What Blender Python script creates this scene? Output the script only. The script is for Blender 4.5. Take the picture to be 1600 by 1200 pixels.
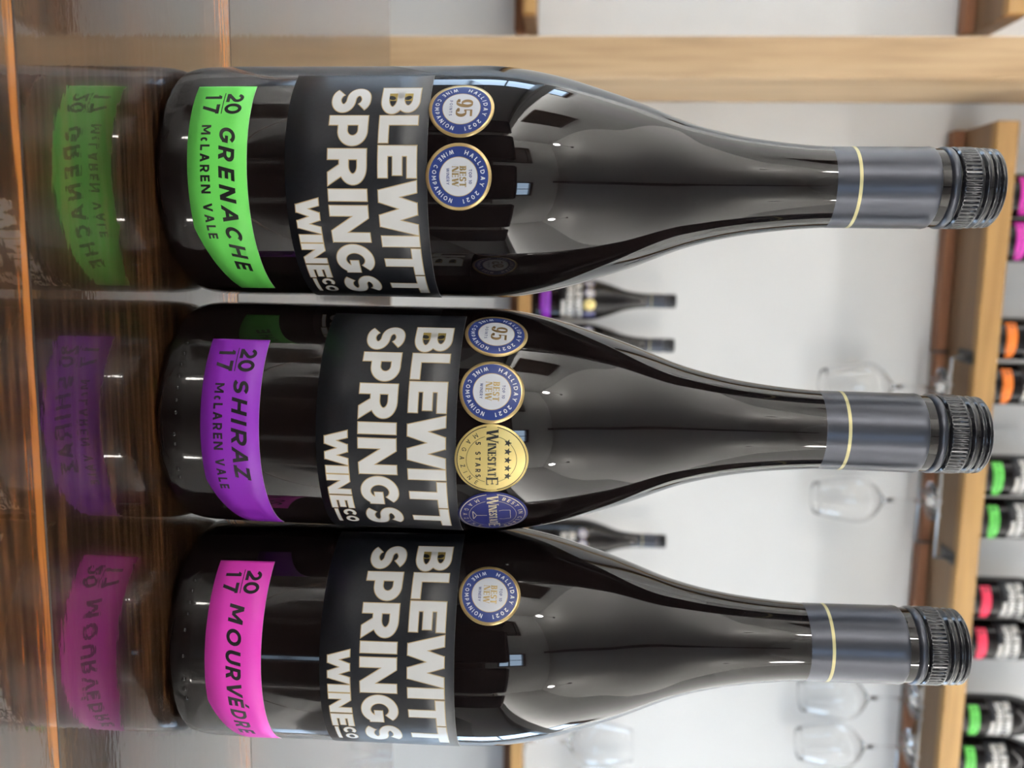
import bpy, math, random
import numpy as np
from mathutils import Matrix, Vector

random.seed(7)
S = bpy.context.scene
for o in list(bpy.data.objects):
    bpy.data.objects.remove(o)

# ------------------------------------------------------------------ camera
FPX, PIT, ROL, CAMH = 1372.97, 0.05749, 0.02405, 0.1367
_R = Vector((1, 0, 0))
_U = Vector((0, math.sin(PIT), math.cos(PIT)))
_F = Vector((0, math.cos(PIT), -math.sin(PIT)))
_c, _s = math.cos(ROL), math.sin(ROL)
CR = _c * _R + _s * _U            # viewer's right in the upright scene
CU = _c * _U - _s * _R            # viewer's up in the upright scene
cam_d = bpy.data.cameras.new('camera')
cam = bpy.data.objects.new('camera', cam_d)
S.collection.objects.link(cam)
M3 = Matrix((CU, -CR, -_F)).transposed()   # the phone was held sideways: up points right in the frame
cam.matrix_world = Matrix.Translation((0, 0, CAMH)) @ M3.to_4x4()
cam_d.sensor_width = 36.0
cam_d.lens = FPX / 1600 * 36.0
cam_d.clip_start = 0.01
cam_d.dof.use_dof = True
cam_d.dof.focus_distance = 0.292
cam_d.dof.aperture_fstop = 13.5
S.camera = cam

# ------------------------------------------------------------------ world, exposure
W = bpy.data.worlds.new('sky')
S.world = W
W.use_nodes = True
W.node_tree.nodes['Background'].inputs[0].default_value = (0.62, 0.76, 1.0, 1)
W.node_tree.nodes['Background'].inputs[1].default_value = 1.0
S.view_settings.view_transform = 'Standard'
S.view_settings.look = 'None'
S.view_settings.gamma = 1.0
S.view_settings.use_curve_mapping = False
S.view_settings.exposure = 0.22
FILL_STRIP_L = 132.0                              # radiance of the added fill strips in the wall coves
LAMP_L = 235.0                                 # radiance of the pendant globes
WINDOW_E = 13.0

# ------------------------------------------------------------------ helpers
PHI = 0.1449                                  # the room stands turned a little against the lens
E1 = np.array([math.cos(PHI), math.sin(PHI)])
E2 = np.array([-math.sin(PHI), math.cos(PHI)])


def room(x, y, z=0.0):
    p = E1 * x + E2 * y
    return Vector((p[0], p[1], z))


def pix(px, py, e2):
    """point of the room that stands on the plane e2 away from the lens and shows at a photo position"""
    d = np.array(_F) + np.array(CU) * (px - 800) / FPX + np.array(CR) * (py - 600) / FPX
    t = e2 / (d[:2] @ E2)
    p = d * t
    return float(p[:2] @ E1), float(p[2] + CAMH)     # room x, z


def mat(name, col, rough=0.5, metal=0.0, ior=1.5, **kw):
    m = bpy.data.materials.new(name)
    m.use_nodes = True
    b = m.node_tree.nodes['Principled BSDF']
    b.inputs['Base Color'].default_value = (*col, 1)
    b.inputs['Roughness'].default_value = rough
    b.inputs['Metallic'].default_value = metal
    b.inputs['IOR'].default_value = ior
    for k, v in kw.items():
        b.inputs[k.replace('_', ' ')].default_value = v
    return m


def nodes(m):
    return m.node_tree.nodes, m.node_tree.links, m.node_tree.nodes['Principled BSDF']


def speckle(m, c1, c2, scale=60, bump=0.0, stretch=(1, 1, 1), detail=4, lo=0.35, hi=0.65, dist=0.002):
    n, l, b = nodes(m)
    tc = n.new('ShaderNodeTexCoord')
    mp = n.new('ShaderNodeMapping')
    mp.inputs['Scale'].default_value = stretch
    l.new(tc.outputs['Object'], mp.inputs['Vector'])
    t = n.new('ShaderNodeTexNoise')
    t.inputs['Scale'].default_value = scale
    t.inputs['Detail'].default_value = detail
    l.new(mp.outputs['Vector'], t.inputs['Vector'])
    r = n.new('ShaderNodeValToRGB')
    r.color_ramp.elements[0].position = lo
    r.color_ramp.elements[1].position = hi
    r.color_ramp.elements[0].color = (*c1, 1)
    r.color_ramp.elements[1].color = (*c2, 1)
    l.new(t.outputs['Fac'], r.inputs['Fac'])
    l.new(r.outputs['Color'], b.inputs['Base Color'])
    if bump:
        bp = n.new('ShaderNodeBump')
        bp.inputs['Strength'].default_value = bump
        bp.inputs['Distance'].default_value = dist
        l.new(t.outputs['Fac'], bp.inputs['Height'])
        l.new(bp.outputs['Normal'], b.inputs['Normal'])
    return m


def mesh_obj(name, verts, faces, mats, parent=None, smooth=False, midx=None, loc=None, rz=None):
    me = bpy.data.meshes.new(name)
    me.from_pydata([tuple(v) for v in verts], [], [tuple(f) for f in faces])
    for m in (mats if isinstance(mats, (list, tuple)) else [mats]):
        me.materials.append(m)
    if midx is not None:
        me.polygons.foreach_set('material_index', midx)
    if smooth:
        me.polygons.foreach_set('use_smooth', [True] * len(me.polygons))
    me.update()
    o = bpy.data.objects.new(name, me)
    S.collection.objects.link(o)
    if parent:
        o.parent = parent
    if loc is not None:
        o.location = loc
    if rz is not None:
        o.rotation_euler = (0, 0, rz)
    return o


def tag(o, label=None, cat=None, group=None, kind=None):
    if label: o['label'] = label
    if cat: o['category'] = cat
    if group: o['group'] = group
    if kind: o['kind'] = kind
    return o


def empty(name, loc, rz=0.0):
    e = bpy.data.objects.new(name, None)
    e.empty_display_size = 0.05
    S.collection.objects.link(e)
    e.location = loc
    e.rotation_euler = (0, 0, rz)
    return e


def box_data(x0, x1, y0, y1, z0, z1, bv=0.0):
    """box with chamfered edges"""
    if bv <= 0:
        v = [(x, y, z) for z in (z0, z1) for y in (y0, y1) for x in (x0, x1)]
        f = [(0, 2, 3, 1), (4, 5, 7, 6), (0, 1, 5, 4), (1, 3, 7, 5), (3, 2, 6, 7), (2, 0, 4, 6)]
        return v, f
    v = []
    for sz, z in ((1, z0), (-1, z1)):
        for sy, y in ((1, y0), (-1, y1)):
            for sx, x in ((1, x0), (-1, x1)):
                v += [(x, y + sy * bv, z + sz * bv), (x + sx * bv, y, z + sz * bv), (x + sx * bv, y + sy * bv, z)]
    # vertex id: 3*corner + axis ; corner = 4*iz+2*iy+ix
    def q(axis, cs): return tuple(3 * c + axis for c in cs)
    f = [q(0, (0, 4, 6, 2)), q(0, (1, 3, 7, 5)), q(1, (0, 1, 5, 4)), q(1, (2, 6, 7, 3)), q(2, (0, 2, 3, 1)), q(2, (4, 5, 7, 6))]
    for c1, c2, a, b in ((0, 1, 1, 2), (2, 3, 1, 2), (4, 5, 1, 2), (6, 7, 1, 2), (0, 2, 0, 2), (1, 3, 0, 2), (4, 6, 0, 2), (5, 7, 0, 2), (0, 4, 0, 1), (1, 5, 0, 1), (2, 6, 0, 1), (3, 7, 0, 1)):
        f.append((3 * c1 + a, 3 * c2 + a, 3 * c2 + b, 3 * c1 + b))
    for c in range(8):
        f.append((3 * c, 3 * c + 1, 3 * c + 2))
    return v, f


def fix_normals(o):
    import bmesh
    bm = bmesh.new(); bm.from_mesh(o.data)
    bmesh.ops.recalc_face_normals(bm, faces=bm.faces)
    bm.to_mesh(o.data); bm.free()
    return o


def rbox(name, x0, x1, y0, y1, z0, z1, m, parent=None, bv=0.0, top=True):
    """box given in room coordinates; its origin sits at the middle of its underside"""
    cx, cy = (x0 + x1) / 2, (y0 + y1) / 2
    v, f = box_data(x0 - cx, x1 - cx, y0 - cy, y1 - cy, 0, z1 - z0, bv)
    if parent is None:
        o = mesh_obj(name, v, f, m, None, loc=room(cx, cy, z0), rz=PHI)
    else:
        o = mesh_obj(name, v, f, m, parent, loc=(cx, cy, z0))
    return fix_normals(o)


def lathe(name, prof, m, parent=None, seg=96, smooth=True, close=True, midx=None, loc=None):
    pr = np.array(prof)
    a = np.linspace(0, 2 * np.pi, seg, endpoint=False)
    v = []
    for r, z in pr:
        v += [(r * math.cos(t), r * math.sin(t), z) for t in a]
    f = []; mi = []
    for i in range(len(pr) - 1):
        for j in range(seg):
            k = (j + 1) % seg
            f.append((i * seg + j, i * seg + k, (i + 1) * seg + k, (i + 1) * seg + j))
            if midx is not None: mi.append(midx[i])
    if close:
        f.append(tuple(range(seg - 1, -1, -1)))
        f.append(tuple((len(pr) - 1) * seg + j for j in range(seg)))
        if midx is not None: mi += [midx[0], midx[-1]]
    return mesh_obj(name, v, f, m, parent, smooth, mi if midx is not None else None, loc=loc)


def tube(name, pts, r, m, parent=None, seg=8, loc=None, rz=None):
    """round wire along points"""
    P = [Vector(p) for p in pts]
    v = []; f = []
    up = Vector((0, 0, 1))
    for i, p in enumerate(P):
        d = (P[min(i + 1, len(P) - 1)] - P[max(i - 1, 0)]).normalized()
        a = d.cross(up if abs(d.z) < 0.95 else Vector((1, 0, 0))).normalized()
        b = d.cross(a)
        for k in range(seg):
            t = 2 * math.pi * k / seg
            v.append(p + a * (r * math.cos(t)) + b * (r * math.sin(t)))
    for i in range(len(P) - 1):
        for k in range(seg):
            n = (k + 1) % seg
            f.append((i * seg + k, i * seg + n, (i + 1) * seg + n, (i + 1) * seg + k))
    f.append(tuple(range(seg)))
    f.append(tuple((len(P) - 1) * seg + k for k in range(seg - 1, -1, -1)))
    return fix_normals(mesh_obj(name, v, f, m, parent, True, loc=loc, rz=rz))


# ------------------------------------------------------------------ materials
m_wall = speckle(mat('wall_paint', (0.8, 0.8, 0.79), 0.7), (0.80, 0.80, 0.79), (0.84, 0.84, 0.83), 3)
m_ceil = speckle(mat('ceiling_paint', (0.8, 0.8, 0.79), 0.8), (0.80, 0.80, 0.78), (0.84, 0.84, 0.82), 2)
m_floor = speckle(mat('dark_floor', (0.06, 0.045, 0.035), 0.35), (0.04, 0.03, 0.024), (0.09, 0.065, 0.05), 14, stretch=(1, 8, 1))


def wood(name, c1, c2, c3, rough=0.5, axis=0, scale=9.0, ratio=0.06, **kw):
    """straight grained board, grain along the given axis"""
    m = mat(name, c2, rough, **kw)
    n, l, b = nodes(m)
    tc = n.new('ShaderNodeTexCoord')
    oi = n.new('ShaderNodeObjectInfo')
    ad = n.new('ShaderNodeVectorMath'); ad.operation = 'ADD'
    cmb = n.new('ShaderNodeCombineXYZ')
    mu = n.new('ShaderNodeMath'); mu.operation = 'MULTIPLY'; mu.inputs[1].default_value = 37.0
    l.new(oi.outputs['Random'], mu.inputs[0])
    for k in range(3): l.new(mu.outputs[0], cmb.inputs[k])
    l.new(tc.outputs['Object'], ad.inputs[0]); l.new(cmb.outputs[0], ad.inputs[1])
    mp = n.new('ShaderNodeMapping')
    sc = [1, 1, 1]; sc[axis] = ratio
    mp.inputs['Scale'].default_value = sc
    l.new(ad.outputs[0], mp.inputs['Vector'])
    t1 = n.new('ShaderNodeTexNoise'); t1.inputs['Scale'].default_value = scale; t1.inputs['Detail'].default_value = 5; t1.inputs['Distortion'].default_value = 0.6
    t2 = n.new('ShaderNodeTexNoise'); t2.inputs['Scale'].default_value = scale * 9; t2.inputs['Detail'].default_value = 3
    l.new(mp.outputs[0], t1.inputs['Vector']); l.new(mp.outputs[0], t2.inputs['Vector'])
    r1 = n.new('ShaderNodeValToRGB')
    e = r1.color_ramp.elements
    e[0].position = 0.3; e[0].color = (*c1, 1); e[1].position = 0.72; e[1].color = (*c3, 1)
    k = e.new(0.5); k.color = (*c2, 1)
    l.new(t1.outputs['Fac'], r1.inputs['Fac'])
    mx = n.new('ShaderNodeMix'); mx.data_type = 'RGBA'; mx.blend_type = 'MULTIPLY'; mx.inputs['Factor'].default_value = 0.45
    r2 = n.new('ShaderNodeValToRGB'); r2.color_ramp.elements[0].position = 0.3; r2.color_ramp.elements[1].position = 0.6
    r2.color_ramp.elements[0].color = (0.55, 0.5, 0.45, 1)
    l.new(t2.outputs['Fac'], r2.inputs['Fac'])
    l.new(r1.outputs[0], mx.inputs[6]); l.new(r2.outputs[0], mx.inputs[7])
    l.new(mx.outputs[2], b.inputs['Base Color'])
    bp = n.new('ShaderNodeBump'); bp.inputs['Strength'].default_value = 0.15; bp.inputs['Distance'].default_value = 0.002
    l.new(t2.outputs['Fac'], bp.inputs['Height']); l.new(bp.outputs[0], b.inputs['Normal'])
    return m


m_shelf = wood('shelf_timber', (0.36, 0.19, 0.06), (0.50, 0.29, 0.10), (0.58, 0.35, 0.14), 0.45, 0)
m_board_shaded = wood('shaded_shelf_board_timber', (0.17, 0.10, 0.05), (0.25, 0.155, 0.085), (0.31, 0.20, 0.11), 0.5, 0)  # darker than the nosing: shade under the shelf put into the timber colour
m_ledger = wood('ledger_timber', (0.22, 0.09, 0.04), (0.30, 0.13, 0.06), (0.36, 0.17, 0.08), 0.5, 0)
m_post = wood('post_timber', (0.44, 0.28, 0.14), (0.56, 0.38, 0.21), (0.62, 0.44, 0.26), 0.5, 2)
m_darkwood = wood('dark_timber', (0.02, 0.012, 0.008), (0.04, 0.022, 0.014), (0.06, 0.035, 0.02), 0.4, 2)
m_beam = wood('beam_timber', (0.015, 0.01, 0.008), (0.025, 0.016, 0.01), (0.04, 0.025, 0.015), 0.5, 1)


def counter_material(name, sap, gain):
    """dark stained plank, amber sapwood towards one edge, thick gloss varnish with a slight ripple"""
    m = mat(name, (0.03, 0.015, 0.008), 0.20, ior=1.55)
    n, l, b = nodes(m)
    b.inputs['Coat Weight'].default_value = 1.0
    b.inputs['Coat IOR'].default_value = 1.6
    b.inputs['Coat Roughness'].default_value = 0.012
    tc = n.new('ShaderNodeTexCoord')
    mp = n.new('ShaderNodeMapping'); mp.inputs['Scale'].default_value = (0.05, 1, 1)
    l.new(tc.outputs['Object'], mp.inputs['Vector'])
    ta = n.new('ShaderNodeTexNoise'); ta.inputs['Scale'].default_value = 42; ta.inputs['Detail'].default_value = 6; ta.inputs['Distortion'].default_value = 0.4
    tb = n.new('ShaderNodeTexNoise'); tb.inputs['Scale'].default_value = 420; tb.inputs['Detail'].default_value = 3
    for t in (ta, tb): l.new(mp.outputs[0], t.inputs['Vector'])
    # distance from the plank's far edge (object y runs 0 at the far edge, negative towards the viewer)
    sx = n.new('ShaderNodeSeparateXYZ'); l.new(tc.outputs['Object'], sx.inputs[0])
    ed = n.new('ShaderNodeMapRange'); ed.inputs['From Min'].default_value = -sap; ed.inputs['From Max'].default_value = -0.0005
    ed.interpolation_type = 'SMOOTHSTEP'
    l.new(sx.outputs['Y'], ed.inputs['Value'])
    ep = n.new('ShaderNodeMath'); ep.operation = 'POWER'; ep.inputs[1].default_value = 3.2
    l.new(ed.outputs[0], ep.inputs[0])
    es = n.new('ShaderNodeMath'); es.operation = 'MULTIPLY_ADD'; es.inputs[1].default_value = gain; es.inputs[2].default_value = -0.02
    l.new(ep.outputs[0], es.inputs[0])
    fine = n.new('ShaderNodeMath'); fine.operation = 'MULTIPLY_ADD'; fine.inputs[1].default_value = 0.55
    l.new(tb.outputs['Fac'], fine.inputs[0]); l.new(es.outputs[0], fine.inputs[2])
    sm = n.new('ShaderNodeMath'); sm.operation = 'MULTIPLY_ADD'; sm.inputs[1].default_value = 0.5
    l.new(ta.outputs['Fac'], sm.inputs[0]); l.new(fine.outputs[0], sm.inputs[2])
    r = n.new('ShaderNodeValToRGB'); e = r.color_ramp.elements
    e[0].position = 0.46; e[0].color = (0.014, 0.0075, 0.0045, 1)
    e[1].position = 0.74; e[1].color = (0.42, 0.15, 0.035, 1)
    k = e.new(0.58); k.color = (0.058, 0.025, 0.010, 1)
    k = e.new(0.66); k.color = (0.12, 0.042, 0.012, 1)
    l.new(sm.outputs[0], r.inputs['Fac']); l.new(r.outputs[0], b.inputs['Base Color'])
    # ripple of the varnish
    mp2 = n.new('ShaderNodeMapping'); mp2.inputs['Scale'].default_value = (0.35, 1, 1)
    l.new(tc.outputs['Object'], mp2.inputs['Vector'])
    tr = n.new('ShaderNodeTexNoise'); tr.inputs['Scale'].default_value = 380; tr.inputs['Detail'].default_value = 2
    l.new(mp2.outputs[0], tr.inputs['Vector'])
    bp = n.new('ShaderNodeBump'); bp.inputs['Strength'].default_value = 0.055; bp.inputs['Distance'].default_value = 0.0004
    l.new(tr.outputs['Fac'], bp.inputs['Height'])
    l.new(bp.outputs[0], b.inputs['Normal']); l.new(bp.outputs[0], b.inputs['Coat Normal'])
    return m


m_plank = [counter_material('varnished_dark_plank', 0.05, 0.0), counter_material('varnished_streaked_plank', 0.06, 0.24), counter_material('varnished_amber_edge_plank', 0.012, 0.27)]
m_glassdark = mat('dark_bottle_glass', (0.006, 0.004, 0.004), 0.02, ior=1.46, Specular_IOR_Level=0.36)
m_sleeve = mat('satin_black_foil', (0.036, 0.039, 0.050), 0.30, 0.6)
m_cap = mat('black_screw_cap', (0.014, 0.014, 0.017), 0.16, 0.4)
m_band = mat('pale_gold_band', (0.62, 0.55, 0.27), 0.4, 0.2)
m_paper = mat('paper_edge', (0.75, 0.74, 0.70), 0.7)
m_black = speckle(mat('black_label_paper', (0.01, 0.011, 0.015), 0.42), (0.008, 0.009, 0.013), (0.012, 0.013, 0.018), 900)
m_white = mat('white_ink', (0.86, 0.86, 0.85), 0.35)
m_goldline = mat('gold_foil_line', (0.62, 0.47, 0.25), 0.35, 0.35)
m_eye = mat('gold_foil_fill', (0.45, 0.33, 0.09), 0.3, 0.5)
m_inkblack = mat('black_ink', (0.008, 0.008, 0.008), 0.5)
m_medgold = mat('medal_gold', (0.55, 0.40, 0.18), 0.28, 0.55)
m_medblue = mat('medal_blue', (0.02, 0.042, 0.20), 0.35)
m_medwhite = mat('medal_white', (0.75, 0.77, 0.82), 0.45)
m_medbrown = mat('medal_brown_ink', (0.30, 0.19, 0.08), 0.4, 0.3)
m_yellowgold = mat('yellow_gold_foil', (0.80, 0.63, 0.24), 0.33, 0.35)
m_navyfoil = mat('navy_foil', (0.02, 0.025, 0.16), 0.3, 0.2)
m_palegold = mat('pale_gold_ink', (0.75, 0.66, 0.42), 0.35, 0.2)
m_metal = mat('rack_wire', (0.32, 0.32, 0.32), 0.3, 0.9)
m_bracket = mat('bracket_metal', (0.06, 0.06, 0.06), 0.4, 0.6)
COL = {'green': (0.15, 0.70, 0.11), 'purple': (0.25, 0.018, 0.46), 'magenta': (0.86, 0.055, 0.58), 'orange': (0.85, 0.20, 0.02), 'red': (0.78, 0.03, 0.09)}
m_var = {k: mat(k + '_label_paper', c, 0.5) for k, c in COL.items()}


def clear_glass():
    m = mat('clear_glass', (1, 1, 1), 0.0, ior=1.33)
    nodes(m)[2].inputs['Transmission Weight'].default_value = 1.0
    return m


m_clear = clear_glass()


def emitter(name, col, strength):
    m = bpy.data.materials.new(name); m.use_nodes = True
    b = m.node_tree.nodes['Principled BSDF']
    b.inputs['Base Color'].default_value = (0.02, 0.02, 0.02, 1)
    b.inputs['Emission Color'].default_value = (*col, 1)
    b.inputs['Emission Strength'].default_value = strength
    return m


m_day = emitter('daylight_pane', (0.56, 0.76, 1.0), WINDOW_E)
m_globe = emitter('lamp_globe', (1.0, 0.955, 0.89), LAMP_L)

# ------------------------------------------------------------------ the room
FZ, CZ = -0.92, 1.72
WB = 1.86                                      # wall behind the shelves
X0, X1, Y0 = -2.7, 2.9, -2.9
st = dict(kind='structure')
tag(rbox('floor', X0, X1, Y0, WB, FZ - 0.1, FZ, m_floor), 'dark floor of the tasting room', **st)
tag(rbox('ceiling', X0, X1, Y0, WB, CZ, CZ + 0.1, m_ceil), 'white ceiling of the tasting room', **st)
tag(rbox('wall_back', X0 - 0.1, X1 + 0.1, WB, WB + 0.1, FZ, CZ, m_wall), 'white painted wall behind the shelves', **st)


def wall_with_hole(name, axis, at, thick, a0, a1, holes, label):
    """wall made of panels around rectangular openings: axis 'x' means the wall runs along room x"""
    root = empty(name, room(0, 0, 0), PHI)
    tag(root, label, **st)
    xs = sorted({a0, a1, *[h[0] for h in holes], *[h[1] for h in holes]})
    for i in range(len(xs) - 1):
        m = (xs[i] + xs[i + 1]) / 2
        cuts = sorted([(h[2], h[3]) for h in holes if h[0] < m < h[1]])
        z = FZ
        for c0, c1 in cuts + [(CZ, CZ)]:
            if c0 - z > 0.001:
                if axis == 'x': rbox('wall_panel', xs[i], xs[i + 1], at, at + thick, z, c0, m_wall, root)
                else: rbox('wall_panel', at, at + thick, xs[i], xs[i + 1], z, c0, m_wall, root)
            z = c1
    return root


def window(name, axis, at, inward, a0, a1, z0, z1, label, nx=2, nz=2, frame=None):
    fm = frame or m_darkwood
    if axis == 'x': root = empty(name, room((a0 + a1) / 2, at, z0), PHI)
    else: root = empty(name, room(at, (a0 + a1) / 2, z0), PHI)
    tag(root, label, **st)
    w, h = a1 - a0, z1 - z0
    def bx(nm, u0, u1, d0, d1, v0, v1, m):
        d0, d1 = sorted((d0 * inward, d1 * inward))
        if axis == 'x': return rbox(nm, u0, u1, d0, d1, v0, v1, m, root, 0.003 if nm != 'pane' else 0)
        return rbox(nm, d0, d1, u0, u1, v0, v1, m, root, 0.003 if nm != 'pane' else 0)
    t = 0.05
    bx('window_frame', -w / 2, -w / 2 + t, -0.09, 0.02, 0, h, fm)
    bx('window_frame', w / 2 - t, w / 2, -0.09, 0.02, 0, h, fm)
    bx('window_frame', -w / 2, w / 2, -0.09, 0.02, 0, t, fm)
    bx('window_frame', -w / 2, w / 2, -0.09, 0.02, h - t, h, fm)
    for i in range(1, nx): bx('glazing_bar', -w / 2 + w * i / nx - 0.012, -w / 2 + w * i / nx + 0.012, -0.05, 0.005, t, h - t, fm)
    for i in range(1, nz): bx('glazing_bar', -w / 2 + t, w / 2 - t, -0.045, 0.0, h * i / nz - 0.012, h * i / nz + 0.012, fm)
    for i in range(nx):
        for k in range(nz):
            bx('pane', -w / 2 + w * i / nx + (t if i == 0 else .012), -w / 2 + w * (i + 1) / nx - (t if i == nx - 1 else .012), -0.075, -0.07,
               h * k / nz + (t if k == 0 else .012), h * (k + 1) / nz - (t if k == nz - 1 else .012), m_day)
    return root


HF = [(-0.34, -0.2, 0.26, 0.7), (0.04, 0.8, 0.62, 1.22)]
wall_with_hole('wall_front', 'x', Y0 - 0.1, 0.1, X0 - 0.1, X1 + 0.1, HF, 'white wall behind the viewer')
window('window_1', 'x', Y0, 1, *HF[0], 'narrow window slit in the wall behind the viewer', 1, 2)
window('window_2', 'x', Y0, 1, *HF[1], 'wide bright window in the wall behind the viewer')
HL = [(0.95, 1.6, -0.5, 0.9)]
wall_with_hole('wall_left', 'y', X0 - 0.1, 0.1, Y0, WB, HL, 'white wall to the left of the counter')
window('window_3', 'y', X0, 1, *HL[0], 'tall window in the left wall', 1, 2)
HR = [(0.95, 1.6, -0.5, 0.9)]
wall_with_hole('wall_right', 'y', X1, 0.1, Y0, WB, HR, 'white wall to the right of the counter')
window('window_4', 'y', X1, -1, *HR[0], 'tall window in the right wall', 1, 2)

# door, picture frames and a dresser behind the viewer, seen only as reflections in the bottles
door = empty('door_1', room(-1.55, Y0 + 0.002, FZ), PHI); tag(door, 'dark timber door in the wall behind the viewer', **st)
rbox('door_leaf', -0.42, 0.42, 0.0, 0.05, 0, 2.05, m_darkwood, door, 0.004)
rbox('door_frame', -0.5, -0.42, 0.0, 0.07, 0, 2.13, m_darkwood, door, 0.004)
rbox('door_frame', 0.42, 0.5, 0.0, 0.07, 0, 2.13, m_darkwood, door, 0.004)
rbox('door_frame', -0.42, 0.42, 0.0, 0.07, 2.05, 2.13, m_darkwood, door, 0.004)
rbox('door_handle', 0.33, 0.36, 0.05, 0.09, 0.98, 1.12, m_metal, door, 0.004)

dres = empty('dresser', room(0.05, Y0 + 0.28, FZ), PHI)
tag(dres, 'dark timber dresser against the wall behind the viewer', 'dresser')
rbox('body', -0.95, 0.95, -0.24, 0.24, 0.08, 1.12, m_darkwood, dres, 0.006)
rbox('top', -0.99, 0.99, -0.26, 0.27, 1.12, 1.16, m_darkwood, dres, 0.006)
for i in range(4):
    dd = rbox('cabinet_door', -0.93 + i * 0.47, -0.49 + i * 0.47, 0.24, 0.262, 0.14, 1.07, m_darkwood, dres, 0.005)
    rbox('knob', -0.015, 0.015, 0.012, 0.035, 0.5, 0.53, m_metal, dd, 0.004)
for sx in (-0.9, 0.84):
    for sy in (-0.2, 0.14):
        rbox('foot', sx, sx + 0.06, sy, sy + 0.06, 0, 0.08, m_darkwood, dres, 0.004)
for xx, w, h, zz, lb in ((1.75, 0.5, 0.34, 0.55, 'wide dark framed picture on the wall behind the viewer'), (2.4, 0.3, 0.42, 0.5, 'tall dark framed picture on the wall behind the viewer')):
    p = empty('framed_picture', room(xx, Y0 + 0.003, zz), PHI); tag(p, lb, 'picture', 'pictures behind the viewer')
    rbox('picture_sheet', -w / 2 + .03, w / 2 - .03, 0.0, 0.012, 0.03, h - 0.03, m_beam, p)
    rbox('frame', -w / 2, -w / 2 + .03, 0, 0.025, 0, h, m_darkwood, p, 0.003)
    rbox('frame', w / 2 - .03, w / 2, 0, 0.025, 0, h, m_darkwood, p, 0.003)
    rbox('frame', -w / 2 + .03, w / 2 - .03, 0, 0.025, 0, .03, m_darkwood, p, 0.003)
    rbox('frame', -w / 2 + .03, w / 2 - .03, 0, 0.025, h - .03, h, m_darkwood, p, 0.003)
p = empty('framed_picture', room(X0 + 0.003, -0.75, 0.75), PHI - math.pi / 2); tag(p, 'dark framed picture hanging high on the left wall', 'picture')
w, h = 0.9, 0.62
rbox('picture_sheet', -w / 2 + .03, w / 2 - .03, 0.0, 0.012, 0.03, h - 0.03, m_beam, p)
for a_ in ((-w / 2, -w / 2 + .03, 0, h), (w / 2 - .03, w / 2, 0, h), (-w / 2 + .03, w / 2 - .03, 0, .03), (-w / 2 + .03, w / 2 - .03, h - .03, h)):
    rbox('frame', a_[0], a_[1], 0, 0.025, a_[2], a_[3], m_darkwood, p, 0.003)
# one dark beam under the ceiling, running away from the viewer
tag(rbox('trim_2', -0.06, 0.05, Y0, WB, CZ - 0.14, CZ, m_beam, None, 0.006), 'dark ceiling beam running over the counter', **st)

# pendant lamps
m_cord = mat('lamp_cord', (0.03, 0.03, 0.03), 0.5)
for x, y, dr, lb in ((-1.9, -1.9, 0.35, 'white globe pendant lamp in the corner by the dark door'), (1.9, -1.9, 0.35, 'white globe pendant lamp in front of the two pictures')):
    r = empty('pendant_lamp', room(x, y, CZ), PHI); tag(r, lb, 'pendant lamp', 'globe pendant lamps')
    lathe('ceiling_rose', [(0.001, -0.03), (0.03, -0.028), (0.045, -0.012), (0.048, 0.0)], m_cord, r, 24, close=False)
    tube('cord', [(0, 0, -0.02), (0, 0, -dr + 0.055)], 0.003, m_cord, r)
    lathe('socket', [(0.001, -dr + 0.085), (0.018, -dr + 0.08), (0.022, -dr + 0.05), (0.001, -dr + 0.05)], m_cord, r, 20, close=False)
    lathe('globe', [(max(0.06 * math.sin(math.pi * k / 14), 0.0005), -dr - 0.06 * math.cos(math.pi * k / 14)) for k in range(15)], m_globe, r, 28, close=False)

# added, unseen cove ledges along the side walls; their strips brighten the ceiling
m_fill_housing = mat('fill_housing_plaster', (0.78, 0.78, 0.76), 0.6)
m_fill_strip = emitter('fill_light_strip', (1.0, 0.97, 0.925), FILL_STRIP_L)
for x, lb in ((X0, 'added, unseen fill cove along the left wall that brightens the ceiling'), (X1, 'added, unseen fill cove along the right wall that brightens the ceiling')):
    sg = 1 if x < 0 else -1
    r = empty('added_fill_cove', room(x, -0.55, 0.50), PHI); tag(r, lb, 'light cove', 'added ceiling fill coves')
    def sx_(a_, b_): return sorted((sg * a_, sg * b_))
    rbox('ledge', *sx_(0.001, 0.34), -2.2, 2.2, 0, 0.03, m_fill_housing, r, 0.004)
    rbox('lip', *sx_(0.32, 0.34), -2.2, 2.2, 0.03, 0.11, m_fill_housing, r, 0.004)
    rbox('fill_strip', *sx_(0.20, 0.26), -2.15, 2.15, 0.031, 0.037, m_fill_strip, r)

# added, unseen strip under the ceiling that brightens the wall above the shelves
m_fill_wash = emitter('fill_washer_tube', (1.0, 0.97, 0.925), 15.0)
r = empty('added_wall_fill', room(0.1, 1.15, CZ), PHI); tag(r, 'added, unseen fill strip under the ceiling that brightens the back wall', 'added fill strip')
rbox('housing', -2.0, 2.0, -0.04, 0.04, -0.045, -0.001, m_fill_housing, r, 0.004)
rbox('fill_tube', -1.95, 1.95, -0.025, 0.025, -0.051, -0.0455, m_fill_wash, r)

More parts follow.
